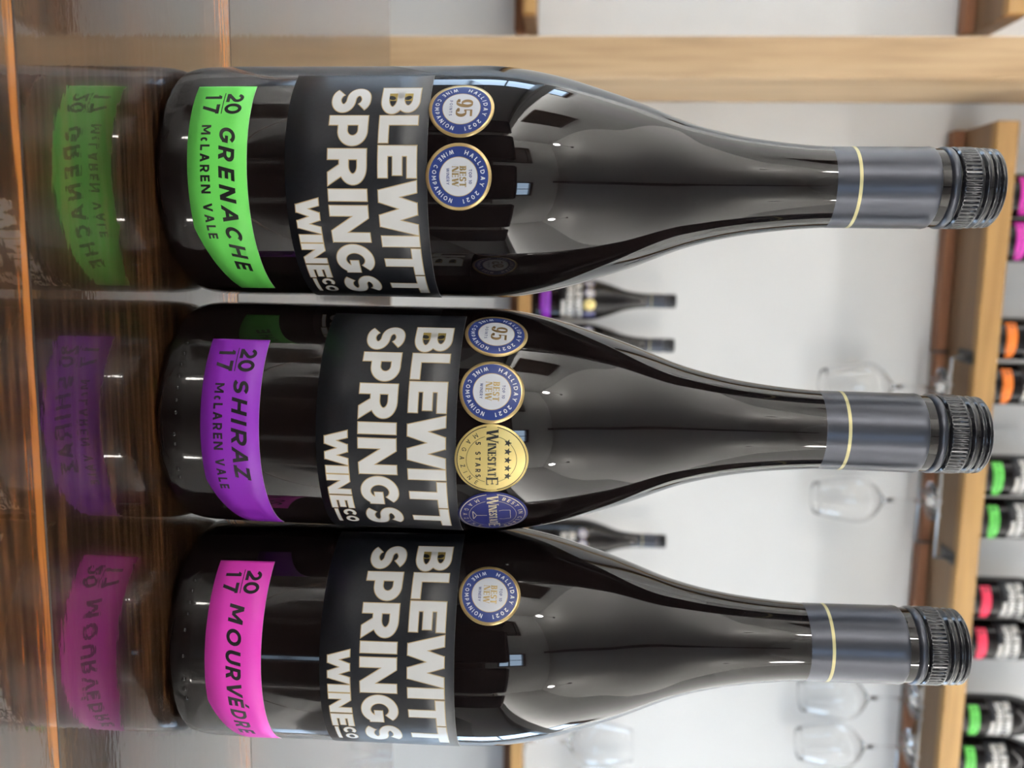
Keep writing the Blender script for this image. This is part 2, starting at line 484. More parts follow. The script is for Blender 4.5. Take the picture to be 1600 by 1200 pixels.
# added, unseen bar chairs behind the viewer; dark backs that block reflections
m_seat = mat('black_upholstery', (0.012, 0.012, 0.013), 0.6)
ch0 = empty('added_blocker_chair', room(0, 0, FZ), PHI)
v, f = box_data(-0.22, 0.22, -0.20, 0.20, 0.66, 0.74, 0.02); fix_normals(mesh_obj('seat', v, f, m_seat, ch0))
v, f = box_data(-0.24, 0.24, -0.25, -0.20, 0.70, 1.24, 0.02); fix_normals(mesh_obj('backrest', v, f, m_seat, ch0))
for sx in (-1, 1):
    for sy in (-1, 1):
        tube('leg', [(sx * 0.18, sy * 0.16, 0.67), (sx * 0.22, sy * 0.21, 0.0)], 0.014, m_cord, ch0)
tube('footrest', [(-0.20, 0.19, 0.25), (0.20, 0.19, 0.25)], 0.010, m_cord, ch0)
BLOCKER_CHAIRS = [(-1.12, 'leftmost black high-backed bar chair on the viewer\'s side of the counter'), (-0.56, 'added black bar chair blocking reflections, second from the left along the counter'), (0.0, 'middle one of the five added black bar chairs that block reflections'),
          (0.56, 'added black bar chair blocking reflections, second from the right along the counter'), (1.12, 'rightmost black high-backed bar chair on the viewer\'s side of the counter')]
def _copy(o, parent=None):
    c = o.copy(); S.collection.objects.link(c); c.parent = parent
    for k in list(o.children): _copy(k, c)
    return c
for i, (x, lb) in enumerate(BLOCKER_CHAIRS):
    c = ch0 if i == 0 else _copy(ch0)
    c.location = room(x, -0.29, FZ); tag(c, lb, 'bar chair', 'added reflection blockers along the counter')

# ------------------------------------------------------------------ timber post and shelves on the wall
xl, _ = pix(900, 55, 1.62); xr, _ = pix(900, 122, 1.62)
tag(rbox('trim_1', xl, xr, 1.62, WB - 0.001, FZ, CZ, m_post, None, 0.004), 'pale timber post standing between the shelf bays', **st)

SF, SB = 1.700, WB                             # shelf front, shelf back
_, zu0 = pix(1526, 545, SF)
_, zu1 = pix(1561, 545, SF)
_, zl0 = pix(809, 470, SF)
_, zl1 = pix(829, 470, SF)
xu_l, _ = pix(1555, 188, SF)
xu_r = 1.75
xll_r, _ = pix(1560, 22, SF)


def shelf(name, x0, x1, z0, z1, label, group):
    r = empty(name, room((x0 + x1) / 2, (SF + SB) / 2, z0), PHI)
    tag(r, label, 'shelf', group)
    w = (x1 - x0) / 2; d = (SB - SF) / 2
    rbox('board', -w, w, -d + 0.0225, d - 0.002, 0.0008, z1 - z0 - 0.0003, m_board_shaded, r, 0.001)
    rbox('nosing', -w, w, -d, -d + 0.022, 0, z1 - z0, m_shelf, r, 0.002)
    led = rbox('ledger_strip', -w, w, d - 0.034, d - 0.002, -0.022, 0.0, m_ledger, r, 0.002)
    return r


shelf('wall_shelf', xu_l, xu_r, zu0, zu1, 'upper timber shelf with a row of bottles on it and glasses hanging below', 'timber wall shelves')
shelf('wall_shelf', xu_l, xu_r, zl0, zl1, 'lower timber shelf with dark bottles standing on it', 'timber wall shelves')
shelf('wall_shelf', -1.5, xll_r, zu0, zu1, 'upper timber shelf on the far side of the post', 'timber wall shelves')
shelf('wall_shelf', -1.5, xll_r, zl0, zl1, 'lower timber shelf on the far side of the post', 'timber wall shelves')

# ------------------------------------------------------------------ counter
CT = empty('counter', room(0.2, 0.15, FZ), PHI)
tag(CT, 'dark glossy plank counter that the three big bottles stand on', 'counter')
JN = [-0.06, 0.036, 0.2185, 0.362, 0.690]
for i in range(len(JN) - 1):
    a, b = JN[i] + 0.0002, JN[i + 1] - 0.0002
    v, f = box_data(-1.7, 1.9, a - b, 0, -0.045, 0, 0.0003)
    o = mesh_obj('plank', v, f, m_plank[[0, 2, 1, 0][i]], CT, loc=(-0.2, b - 0.15, -FZ)); fix_normals(o)
rbox('apron', -1.75, 1.6, 0.43, 0.46, 0.02, -FZ - 0.045, m_darkwood, CT, 0.003)
rbox('apron', -1.75, 1.6, -0.16, -0.13, 0.02, -FZ - 0.045, m_darkwood, CT, 0.003)
for sx in (-1.75, 1.57):
    rbox('end_panel', sx, sx + 0.03, -0.13, 0.43, 0.0, -FZ - 0.045, m_darkwood, CT, 0.003)

# ------------------------------------------------------------------ bottle shape
_PR = np.array([(0, 36.6), (1, 38.3), (3, 39.7), (6, 40.4), (10, 40.8), (20, 41), (50, 41), (103, 41.2), (110, 41.2), (117, 40.7), (126, 39.2), (135, 37.3), (142.5, 35.1), (150, 32.7), (154, 31.5), (159, 29.9), (165, 27.6), (170.3, 25.5), (178.5, 22.3), (190, 19.2), (200, 17.2), (211, 15.7), (220, 14.8), (228, 14.25), (240, 13.8), (290, 13.6)])
_zz = np.arange(0, 286, 0.5)
_rr = np.interp(_zz, _PR[:, 0], _PR[:, 1])
_k = np.exp(-0.5 * (np.arange(-24, 25) * 0.5 / 3.5) ** 2); _k /= _k.sum()
_rs = np.convolve(np.pad(_rr, 24, 'edge'), _k, 'valid')
_bl = np.clip((_zz - 10) / 12, 0, 1)
_rr = _rr * (1 - _bl) + _rs * _bl


def rad(z):
    return np.interp(z, _zz, _rr)


def surf(s, z, off):
    """mm on the unrolled bottle (s right of the front, z above the base) to metres in the bottle's own space"""
    s = np.asarray(s, float); z = np.asarray(z, float)
    r = rad(z); sl = (rad(z + 0.5) - rad(z - 0.5))
    nl = np.sqrt(1 + sl * sl)
    th = s / 41.0 - math.pi / 2
    R = r + off / nl
    return np.stack([R * np.cos(th), R * np.sin(th), z - off * sl / nl], -1) / 1000.0


# ------------------------------------------------------------------ lettering made of strokes
class Ink:
    def __init__(self):
        self.v = []; self.f = []; self.m = []
    def grid(self, P, mi=0):
        """P: (n, m, 2) array of points"""
        n, m = P.shape[:2]; b = len(self.v)
        self.v += [tuple(q) for q in P.reshape(-1, 2)]
        for i in range(n - 1):
            for j in range(m - 1):
                self.f.append((b + i * m + j, b + (i + 1) * m + j, b + (i + 1) * m + j + 1, b + i * m + j + 1)); self.m.append(mi)
    def quad(self, pts, mi=0, step=1.2):
        p = np.array(pts, float)
        na = max(2, int(max(np.hypot(*(p[1] - p[0])), np.hypot(*(p[2] - p[3]))) / step) + 2)
        nb = max(2, int(max(np.hypot(*(p[3] - p[0])), np.hypot(*(p[2] - p[1]))) / step) + 2)
        u = np.linspace(0, 1, na)[:, None, None]; w = np.linspace(0, 1, nb)[None, :, None]
        self.grid((p[0] * (1 - u) + p[1] * u) * (1 - w) + (p[3] * (1 - u) + p[2] * u) * w, mi)
    def ribbon(self, pts, t, th, o=0.0, closed=False, mi=0, step=0.9):
        p = np.array(pts, float)
        if closed: p = np.vstack([p, p[:1]])
        q = [p[0]]
        for a, b in zip(p[:-1], p[1:]):
            n = max(1, int(np.hypot(*(b - a)) / step))
            q += [a + (b - a) * k / n for k in range(1, n + 1)]
        q = np.array(q)
        if o and not closed:
            d0 = q[0] - q[1]; d1 = q[-1] - q[-2]
            q = np.vstack([q[0] + d0 / np.hypot(*d0) * o, q[1:-1], q[-1] + d1 / np.hypot(*d1) * o])
        tg = np.gradient(q, axis=0)
        if closed:
            tg[0] = tg[-1] = (q[1] - q[-2])
        tg /= np.maximum(np.hypot(tg[:, 0], tg[:, 1]), 1e-9)[:, None]
        nm = np.stack([-tg[:, 1], tg[:, 0]], -1)
        wd = (th + (t - th) * np.abs(tg[:, 1]) + 2 * o)[:, None]
        k = 2 if t + 2 * o < 1.5 else 4
        self.grid(np.stack([q + nm * wd * (a - 0.5) for a in np.linspace(0, 1, k)], 1), mi)


def grow(pts, o):
    """offset a convex polygon outward"""
    p = np.array(pts, float)
    if o == 0: return p
    ar = sum(p[i][0] * p[(i + 1) % len(p)][1] - p[(i + 1) % len(p)][0] * p[i][1] for i in range(len(p)))
    sg = 1 if ar > 0 else -1
    out = []
    n = len(p)
    for i in range(n):
        a, b, c = p[i - 1], p[i], p[(i + 1) % n]
        d1 = (b - a) / np.hypot(*(b - a)); d2 = (c - b) / np.hypot(*(c - b))
        n1 = sg * np.array([d1[1], -d1[0]]); n2 = sg * np.array([d2[1], -d2[0]])
        k = n1 + n2; k /= max(1 + n1 @ n2, 0.35)
        out.append(b + k * o)
    return np.array(out)


def arc(cx, cy, rx, ry, a0, a1, n=22):
    a = np.radians(np.linspace(a0, a1, n))
    return [(cx + rx * math.cos(x), cy + ry * math.sin(x)) for x in a]


WID = {'A': .82, 'B': .68, 'C': .84, 'D': .82, 'E': .60, 'G': .90, 'H': .80, 'I': .2, 'L': .56, 'M': .98, 'N': .84, 'O': .96, 'P': .66, 'R': .70, 'S': .66, 'T': .68, 'U': .78, 'V': .82, 'W': 1.25, 'Y': .76, 'Z': .68, '0': .72, '1': .36, '2': .64, '5': .64, '7': .60, '9': .66, ' ': .36, 'c': .62, 'É': .60}


def glyph(ch, w, h, t, th=None, serif=False):
    """list of primitives ('q', quad) or ('r', points, closed) in a w x h box"""
    if th is None: th = t
    Q = []; R = []
    def rect(x0, y0, x1, y1): Q.append([(x0, y0), (x1, y0), (x1, y1), (x0, y1)])
    def diag(x0, x1, d, y0=0, y1=None):
        y1 = h if y1 is None else y1
        Q.append([(x0, y0), (x0 + d, y0), (x1 + d, y1), (x1, y1)])
    def sf(x0, x1, top):
        e = h * 0.05
        rect(x0 - h * .07, h - e if top else 0, x1 + h * .07, h if top else e)
    def bowl(x0, xc, y0, y1, xr):
        R.append(([(x0, y1 - th / 2), (xc, y1 - th / 2)] + arc(xc, (y0 + y1) / 2, xr - t / 2 - xc, (y1 - y0 - th) / 2, 90, -90)[1:] + [(x0, y0 + th / 2)], False))
    if ch == 'I':
        rect(w / 2 - t / 2, 0, w / 2 + t / 2, h)
        if serif: sf(w / 2 - t / 2, w / 2 + t / 2, True); sf(w / 2 - t / 2, w / 2 + t / 2, False)
    elif ch in 'L':
        rect(0, 0, t, h); rect(0, 0, w, th)
    elif ch in 'EÉ':
        rect(0, 0, t, h); rect(0, 0, w, th); rect(0, h - th, w, h); rect(0, h / 2 - th / 2, w * .92, h / 2 + th / 2)
        if serif:
            rect(w - th, 0, w, h * .2); rect(w - th, h * .8, w, h); rect(w * .8, h * .38, w * .8 + th, h * .62); rect(-h * .06, 0, 0, th); rect(-h * .06, h - th, 0, h)
        if ch == 'É': diag(w * .4, w * .62, t, h * 1.08, h * 1.32)
    elif ch == 'T':
        rect(0, h - th, w, h); rect(w / 2 - t / 2, 0, w / 2 + t / 2, h)
        if serif: rect(0, h * .78, th, h); rect(w - th, h * .78, w, h); sf(w / 2 - t / 2, w / 2 + t / 2, False)
    elif ch == 'H':
        rect(0, 0, t, h); rect(w - t, 0, w, h); rect(0, h / 2 - th / 2, w, h / 2 + th / 2)
    elif ch == 'N':
        s_ = th if serif else t
        rect(0, 0, s_, h); rect(w - s_, 0, w, h); diag(w - t * 1.2, 0, t * 1.2)
        if serif: sf(0, s_, False); sf(w - s_, w, True)
    elif ch == 'M':
        rect(0, 0, t, h); rect(w - t, 0, w, h)
        diag(w / 2 - t * .5, t * .1, t, h * .22, h); diag(w / 2 - t * .5, w - t * 1.1, t, h * .22, h)
    elif ch == 'W':
        d = t * 1.05; e = (th * 1.1 if serif else d)
        b1, b2 = w * .275, w * .725
        diag(b1 - d / 2, 0, d); diag(b1 - e / 2, w / 2 - e / 2, e); diag(b2 - d / 2, w / 2 - d / 2, d); diag(b2 - e / 2, w - e, e)
        if serif: sf(0, d, True); sf(w - e, w, True)
    elif ch == 'V':
        diag(w / 2 - t * .55, 0, t * 1.1); diag(w / 2 - t * .55, w - t * 1.1, t * 1.1)
    elif ch == 'A':
        d = t * 1.1; e = th if serif else d
        diag(0, w / 2 - e / 2, e); diag(w - d, w / 2 - d / 2, d); rect(w * .2, h * .22, w * .8, h * .22 + th)
        if serif: sf(0, e, False); sf(w - d, w, False)
    elif ch == 'Y':
        rect(w / 2 - t / 2, 0, w / 2 + t / 2, h * .45); diag(w / 2 - t * .5, 0, t, h * .4, h); diag(w / 2 - t * .5, w - t, t, h * .4, h)
    elif ch == 'Z':
        rect(0, 0, w, th); rect(0, h - th, w, h); diag(0, w - t * 1.3, t * 1.3, th * .2, h - th * .2)
    elif ch in 'O0':
        R.append((arc(w / 2, h / 2, (w - t) / 2, (h - th) / 2, 0, 360, 44)[:-1], True))
    elif ch in 'Cc':
        R.append((arc(w / 2, h / 2, (w - t) / 2, (h - th) / 2, 42, 318, 40), False))
    elif ch == 'G':
        R.append((arc(w / 2, h / 2, (w - t) / 2, (h - th) / 2, 40, 335, 42), False))
        rect(w * .52, h * .5 - th * .62, w - t * .12, h * .5 + th * .30)
        rect(w - t, h * .2, w - t * .12, h * .5)
    elif ch == 'U':
        R.append(([(t / 2, h), (t / 2, w / 2)] + arc(w / 2, w / 2, (w - t) / 2, w / 2 - th / 2, 180, 360)[1:] + [(w - t / 2, h)], False))
    elif ch == 'D':
        rect(0, 0, t, h); bowl(t * .5, w * .42, 0, h, w)
    elif ch == 'B':
        rect(0, 0, t, h); bowl(t * .5, w * .5, h * .5 - th / 2, h, w * .95); bowl(t * .5, w * .5, 0, h * .5 + th / 2, w)
        if serif: rect(-h * .06, 0, 0, th); rect(-h * .06, h - th, 0, h)
    elif ch == 'P':
        rect(0, 0, t, h); bowl(t * .5, w * .5, h * .24, h, w)
    elif ch == 'R':
        rect(0, 0, t, h); bowl(t * .5, w * .48, h * .30, h, w * .97); diag(w - t * 1.25, w * .36, t * 1.2, 0, h * .4)
    elif ch == 'S':
        rx = (w - t) / 2; ry = (h - th) / 4
        R.append((arc(w / 2, h - th / 2 - ry, rx * .94, ry, 28, 255, 26) + arc(w / 2, th / 2 + ry, rx, ry, 75, -152, 26), False))
        if serif: rect(w - th, h * .68, w, h * .97); rect(0, h * .03, th, h * .32)
    elif ch == '1':
        rect(w - t, 0, w, h); diag(0, w - t, t * .9, h * .80, h) if not serif else None
    elif ch == '2':
        rx = (w - t) / 2
        R.append((arc(w / 2, h - th / 2 - h * .26, rx, h * .26, 165, -35, 20) + [(t * .5, th * .6)], False)); rect(0, 0, w, th)
    elif ch == '5':
        rect(w * .14, h - (th if not serif else h * .14), w * .92, h); rect(w * .14, h * .5, w * .14 + (t if not serif else th), h)
        R.append((arc(w * .46, h * .32, w * .54 - t / 2, h * .32 - th / 2, 130, -150, 30), False))
        if serif: R.append((arc(w * .18, h * .14, w * .06, w * .06, 0, 340, 14), True))
    elif ch == '7':
        rect(0, h - th, w, h); diag(w * .16, w - t * 1.1, t * 1.1)
    elif ch == '9':
        R.append((arc(w / 2, h * .66, (w - t) / 2, h * .34 - th / 2, 0, 360, 40)[:-1], True))
        R.append(([(w - t / 2, h * .66)] + arc(w * .40, h * .62, w * .60 - t / 2, h * .62 - th / 2, 0, -125, 26)[1:], False))
        if serif: R.append((arc(w * .16, h * .14, w * .06, w * .06, 0, 340, 14), True))
    return [('q', q) for q in Q] + [('r', p, c) for p, c in R]


def draw(ink, ch, x, y, w, h, t, th=None, o=0.0, mi=0, slant=0.0, serif=False, fn=None):
    th_ = t if th is None else th
    tmp = Ink()
    for g in glyph(ch, w, h, t, th, serif):
        if g[0] == 'q': tmp.quad(grow(g[1], o), mi)
        else: tmp.ribbon(g[1], t, th_, o, g[2], mi)
    b = len(ink.v)
    for u, v in tmp.v:
        u2, v2 = x + u + slant * v, y + v
        ink.v.append(fn(u2, v2) if fn else (u2, v2))
    ink.f += [tuple(i + b for i in f) for f in tmp.f]; ink.m += tmp.m


def text_w(txt, h, tr, k=1.0):
    return sum((WID[c] * h * k * (.72 if c == 'c' else 1)) + tr for c in txt) - tr


def text(ink, txt, x, y, h, t, tr, th=None, mi=0, slant=0.0, serif=False, k=1.0, fn=None, center=False, width=None):
    if width: k = (width - tr * (len(txt) - 1)) / (text_w(txt, h, 0))
    if center: x -= text_w(txt, h, tr, k) / 2
    for c in txt:
        hh = h * .72 if c == 'c' else h
        w = WID[c] * hh * k
        if c == 'I': w = max(t, w)
        if c != ' ': draw(ink, c, x, y, w, hh, t, th, 0, mi, slant, serif, fn)
        x += w + tr


def on_circle(cx, cy, r, mid, inward=False):
    """map straight text (u from 0 at the middle) to an arc; mid: angle of the text's middle in degrees"""
    a0 = math.radians(mid)
    if not inward: return lambda u, v: (cx + (r + v) * math.cos(a0 - u / r), cy + (r + v) * math.sin(a0 - u / r))
    return lambda u, v: (cx + (r - v) * math.cos(a0 + u / r), cy + (r - v) * math.sin(a0 + u / r))


def ink_mesh(name, ink, mats, parent, off, ds=0.0, dz=0.0):
    a = np.array(ink.v)
    return mesh_obj(name, surf(a[:, 0] + ds, a[:, 1] + dz, off), ink.f, mats, parent, True, ink.m)


def patch(name, rows, mats, parent, off, skirt=True):
    """label sheet: rows of (s, z) point lists from bottom to top, with a thin paper edge"""
    P = np.array(rows); n, m = P.shape[:2]
    top = surf(P[..., 0], P[..., 1], off).reshape(-1, 3)
    v = [tuple(p) for p in top]; f = []; mi = []
    for i in range(n - 1):
        for j in range(m - 1):
            f.append((i * m + j, i * m + j + 1, (i + 1) * m + j + 1, (i + 1) * m + j)); mi.append(0)
    ring = [(0, j) for j in range(m)] + [(i, m - 1) for i in range(1, n)] + [(n - 1, j) for j in range(m - 2, -1, -1)] + [(i, 0) for i in range(n - 2, 0, -1)]
    b = len(v)
    for i, j in ring: v.append(tuple(surf(P[i, j, 0], P[i, j, 1], -0.05)))
    for k in range(len(ring)):
        k2 = (k + 1) % len(ring)
        a, c = ring[k], ring[k2]
        f.append((a[0] * m + a[1], b + k, b + k2, c[0] * m + c[1])); mi.append(1)
    o = mesh_obj(name, v, f, mats, parent, False, mi)
    o.data.polygons.foreach_set('use_smooth', [x == 0 for x in mi])
    return o


def disc(name, cs, cz, bands, parent, off, mats, seg=72):
    """round sticker: bands = [(outer radius, material index), ...] from the centre outward"""
    v = [(cs, cz)]; f = []; mi = []
    rings = []; r0 = 0
    for r1, m in bands:
        n = max(1, int((r1 - r0) / 1.2))
        for k in range(1, n + 1): rings.append((r0 + (r1 - r0) * k / n, m))
        r0 = r1
    for r, m in rings: v += [(cs + r * math.cos(2 * math.pi * j / seg), cz + r * math.sin(2 * math.pi * j / seg)) for j in range(seg)]
    for j in range(seg): f.append((0, 1 + j, 1 + (j + 1) % seg)); mi.append(rings[0][1])
    for i in range(1, len(rings)):
        for j in range(seg):
            k = (j + 1) % seg
            f.append((1 + (i - 1) * seg + j, 1 + i * seg + j, 1 + i * seg + k, 1 + (i - 1) * seg + k)); mi.append(rings[i][1])
    a = np.array(v)
    P = [tuple(p) for p in surf(a[:, 0], a[:, 1], off)]
    lo = surf(a[-seg:, 0], a[-seg:, 1], -0.05); b = len(P); P += [tuple(p) for p in lo]
    base = 1 + (len(rings) - 1) * seg
    for j in range(seg):
        k = (j + 1) % seg
        f.append((base + j, b + j, b + k, base + k)); mi.append(rings[-1][1])
    return mesh_obj(name, P, f, mats, parent, True, mi)


# ------------------------------------------------------------------ bottle parts
def add_glass(root):
    prof = [(0.001, 0.003)] + [(0.030, 0.0015), (0.034, 0.0)]
    for z in list(np.arange(0, 12, 0.75)) + list(np.arange(12, 284, 2.0)):
        prof.append((float(rad(z)) / 1000, z / 1000 + (0.00005 if z == 0 else 0)))
    prof += [(0.0125, 0.2845), (0.001, 0.2845)]
    return lathe('glass_body', prof, m_glassdark, root, 128)


def add_closure(root):
    r = 14.25
    p = [(13.6, 228.2), (r, 228.0), (r, 240), (r, 261.5), (r + .12, 263), (r - .1, 263.9), (13.2, 264.6), (13.0, 265.6), (13.2, 266.8), (14.0, 267.3), (14.35, 268.2), (14.3, 269.6), (13.8, 270.3), (13.4, 270.5), (12.8, 270.5)]
    s_ = lathe('foil_sleeve', [(a / 1000, b / 1000) for a, b in p], [m_sleeve], root, 96, close=False)
    s_.data.set_sharp_from_angle(angle=math.radians(38))
    lathe('gold_band', [(a / 1000, b / 1000) for a, b in ((r - .05, 236.25), (r + .04, 236.25), (r + .04, 237.4), (r - .05, 237.4))], m_band, s_, 96, close=False).data.set_sharp_from_angle(angle=math.radians(38))
    # screw cap with milled ring
    c = [(12.8, 270.7), (13.9, 270.7), (14.25, 271.3), (14.3, 271.8), ('k', 272.2), ('k', 276.6), (14.3, 277.0), (14.2, 277.5), (13.6, 278.0), (13.75, 278.6), (14.05, 279.2), (14.0, 280.0), (13.5, 280.6), (13.45, 281.0), (13.9, 281.6), (14.0, 282.3), (13.8, 283.0), (13.45, 283.3), (13.5, 283.7), (13.85, 284.3), (13.7, 285.2), (13.1, 285.8), (12.4, 286.0), (11.6, 285.8), (0.1, 285.8)]
    seg = 448; v = []; f = []
    for a, z in c:
        for j in range(seg):
            t = 2 * math.pi * j / seg
            rr = 14.3 - 0.4 * max(0.0, math.cos(2 * math.pi * (j % 8) / 8)) if a == 'k' else a
            v.append((rr / 1000 * math.cos(t), rr / 1000 * math.sin(t), z / 1000))
    for i in range(len(c) - 1):
        for j in range(seg):
            k = (j + 1) % seg
            f.append((i * seg + j, i * seg + k, (i + 1) * seg + k, (i + 1) * seg + j))
    o = mesh_obj('screw_cap', v, f, m_cap, root, True)
    o.data.set_sharp_from_angle(angle=math.radians(50))
    return s_, o


ROW1 = [('B', -25.7, 11.4), ('L', -13.6, 9.5), ('E', -3.2, 10.2), ('W', 7.9, 17.8), ('I', 26.1, 3.9), ('T', 30.9, 11.8), ('T', 43.5, 12.6)]
ROW2 = [('S', -25.5, 10.6), ('P', -13.6, 10.5), ('R', -2.1, 11.7), ('I', 10.7, 3.7), ('N', 15.9, 12.5), ('G', 29.4, 12.8), ('S', 43.6, 12.0)]
ROW3 = [('W', 13.6, 11.9), ('I', 26.0, 2.7), ('N', 29.3, 8.2), ('E', 38.4, 6.5)]


def main_ink(o, mi):
    k = Ink()
    for (ch, x, w) in ROW1:
        t = {'B': 2.75, 'I': 3.9, 'W': 3.5}.get(ch, 3.35)
        draw(k, ch, x, 75.5, w, 12.5, t, {'B': 2.35}.get(ch, 3.05), o, mi)
    for (ch, x, w) in ROW2:
        t = {'I': 3.7, 'S': 3.3}.get(ch, 3.35)
        draw(k, ch, x, 59.1, w, 12.6, t, {'R': 2.95, 'P': 2.95, 'S': 2.75}.get(ch, 3.0), o, mi)
    for (ch, x, w) in ROW3:
        draw(k, ch, x, 47.9, w, 7.6, {'I': 2.7}.get(ch, 2.2), 1.85, o, mi)
    o2 = o * .7
    draw(k, 'C', 45.8, 51.3, 4.5, 4.2, 1.05, 1.0, o2, mi); draw(k, 'O', 50.7, 51.3, 5.0, 4.2, 1.05, 1.0, o2, mi)
    k.quad(grow([(45.8, 48.4), (55.6, 48.4), (55.6, 49.5), (45.8, 49.5)], o2), mi)
    return k


def add_main_label(root, ds, dz):
    s = np.linspace(-34.3, 65.0, 110); z = np.linspace(45.0, 91.4, 5)
    lab = patch('main_label', [[(a + ds, b + dz) for a in s] for b in z], [m_black, m_paper], root, 0.16)
    ink_mesh('lettering_outline', main_ink(0.28, 0), [m_goldline], lab, 0.20, ds, dz)
    ink_mesh('lettering', main_ink(0.0, 0), [m_white], lab, 0.24, ds, dz)
    # gold eyes inside the first letter
    g = Ink()
    for cy, hh in ((84.15, 2.9), (78.85, 2.9)):
        g.quad([(-23.0, cy - hh / 2), (-19.6, cy - hh / 2), (-19.6, cy + hh / 2), (-23.0, cy + hh / 2)], 0, 0.8)
    g2 = Ink()
    for cy, rot in ((84.1, 25), (78.8, -20)):
        b = len(g2.v); g2.v.append((-20.9, cy))
        for j in range(20):
            a = 2 * math.pi * j / 20; x, y = .85 * math.cos(a), 1.25 * math.sin(a); r = math.radians(rot)
            g2.v.append((-20.9 + x * math.cos(r) - y * math.sin(r), cy + x * math.sin(r) + y * math.cos(r)))
        for j in range(20): g2.f.append((b, b + 1 + j, b + 1 + (j + 1) % 20)); g2.m.append(0)
    ink_mesh('gold_counter', g, [m_eye], lab, 0.215, ds, dz)
    ink_mesh('dark_counter', g2, [m_inkblack], lab, 0.23, ds, dz)
    return lab


def add_variety(root, ds, dz, colour, words, place=True):
    """coloured strip with its lower right corner cut away"""
    s = np.linspace(-27.0, 54.0, 90)
    lo = [12.6 if a < 24 else 12.6 + (a - 24) / 30.0 * 7.6 for a in s]
    rows = [[(a + ds, l + (32.4 - l) * k / 3 + dz) for a, l in zip(s, lo)] for k in range(4)]
    lab = patch('variety_label', rows, [m_var[colour], m_paper], root, 0.14)
    k = Ink()
    draw(k, '2', -22.9, 23.5, 3.7, 5.7, 1.15); draw(k, '0', -18.6, 23.5, 4.3, 5.7, 1.15)
    draw(k, '1', -22.5, 16.2, 1.9, 5.6, 1.15); draw(k, '7', -18.2, 16.2, 3.8, 5.6, 1.15)
    k.quad([(-23.3, 22.55), (-14.4, 22.55), (-14.4, 22.85), (-23.3, 22.85)])
    z0 = 23.0 if place else 20.0
    for ch, x, w in words:
        draw(k, ch, x, z0, w, 5.3, 1.25, 1.15, slant=0.25)
    if place:
        text(k, 'McLAREN VALE', -10.1, 16.9, 3.15, 0.68, 0.95, width=37.9)
    ink_mesh('lettering', k, [m_inkblack], lab, 0.18, ds, dz)
    return lab


def star(ink, cx, cy, r, mi=0):
    b = len(ink.v); ink.v.append((cx, cy))
    for j in range(10):
        a = math.pi / 2 + j * math.pi / 5; q = r if j % 2 == 0 else r * .42
        ink.v.append((cx + q * math.cos(a), cy + q * math.sin(a)))
    for j in range(10): ink.f.append((b, b + 1 + j, b + 1 + (j + 1) % 10)); ink.m.append(mi)


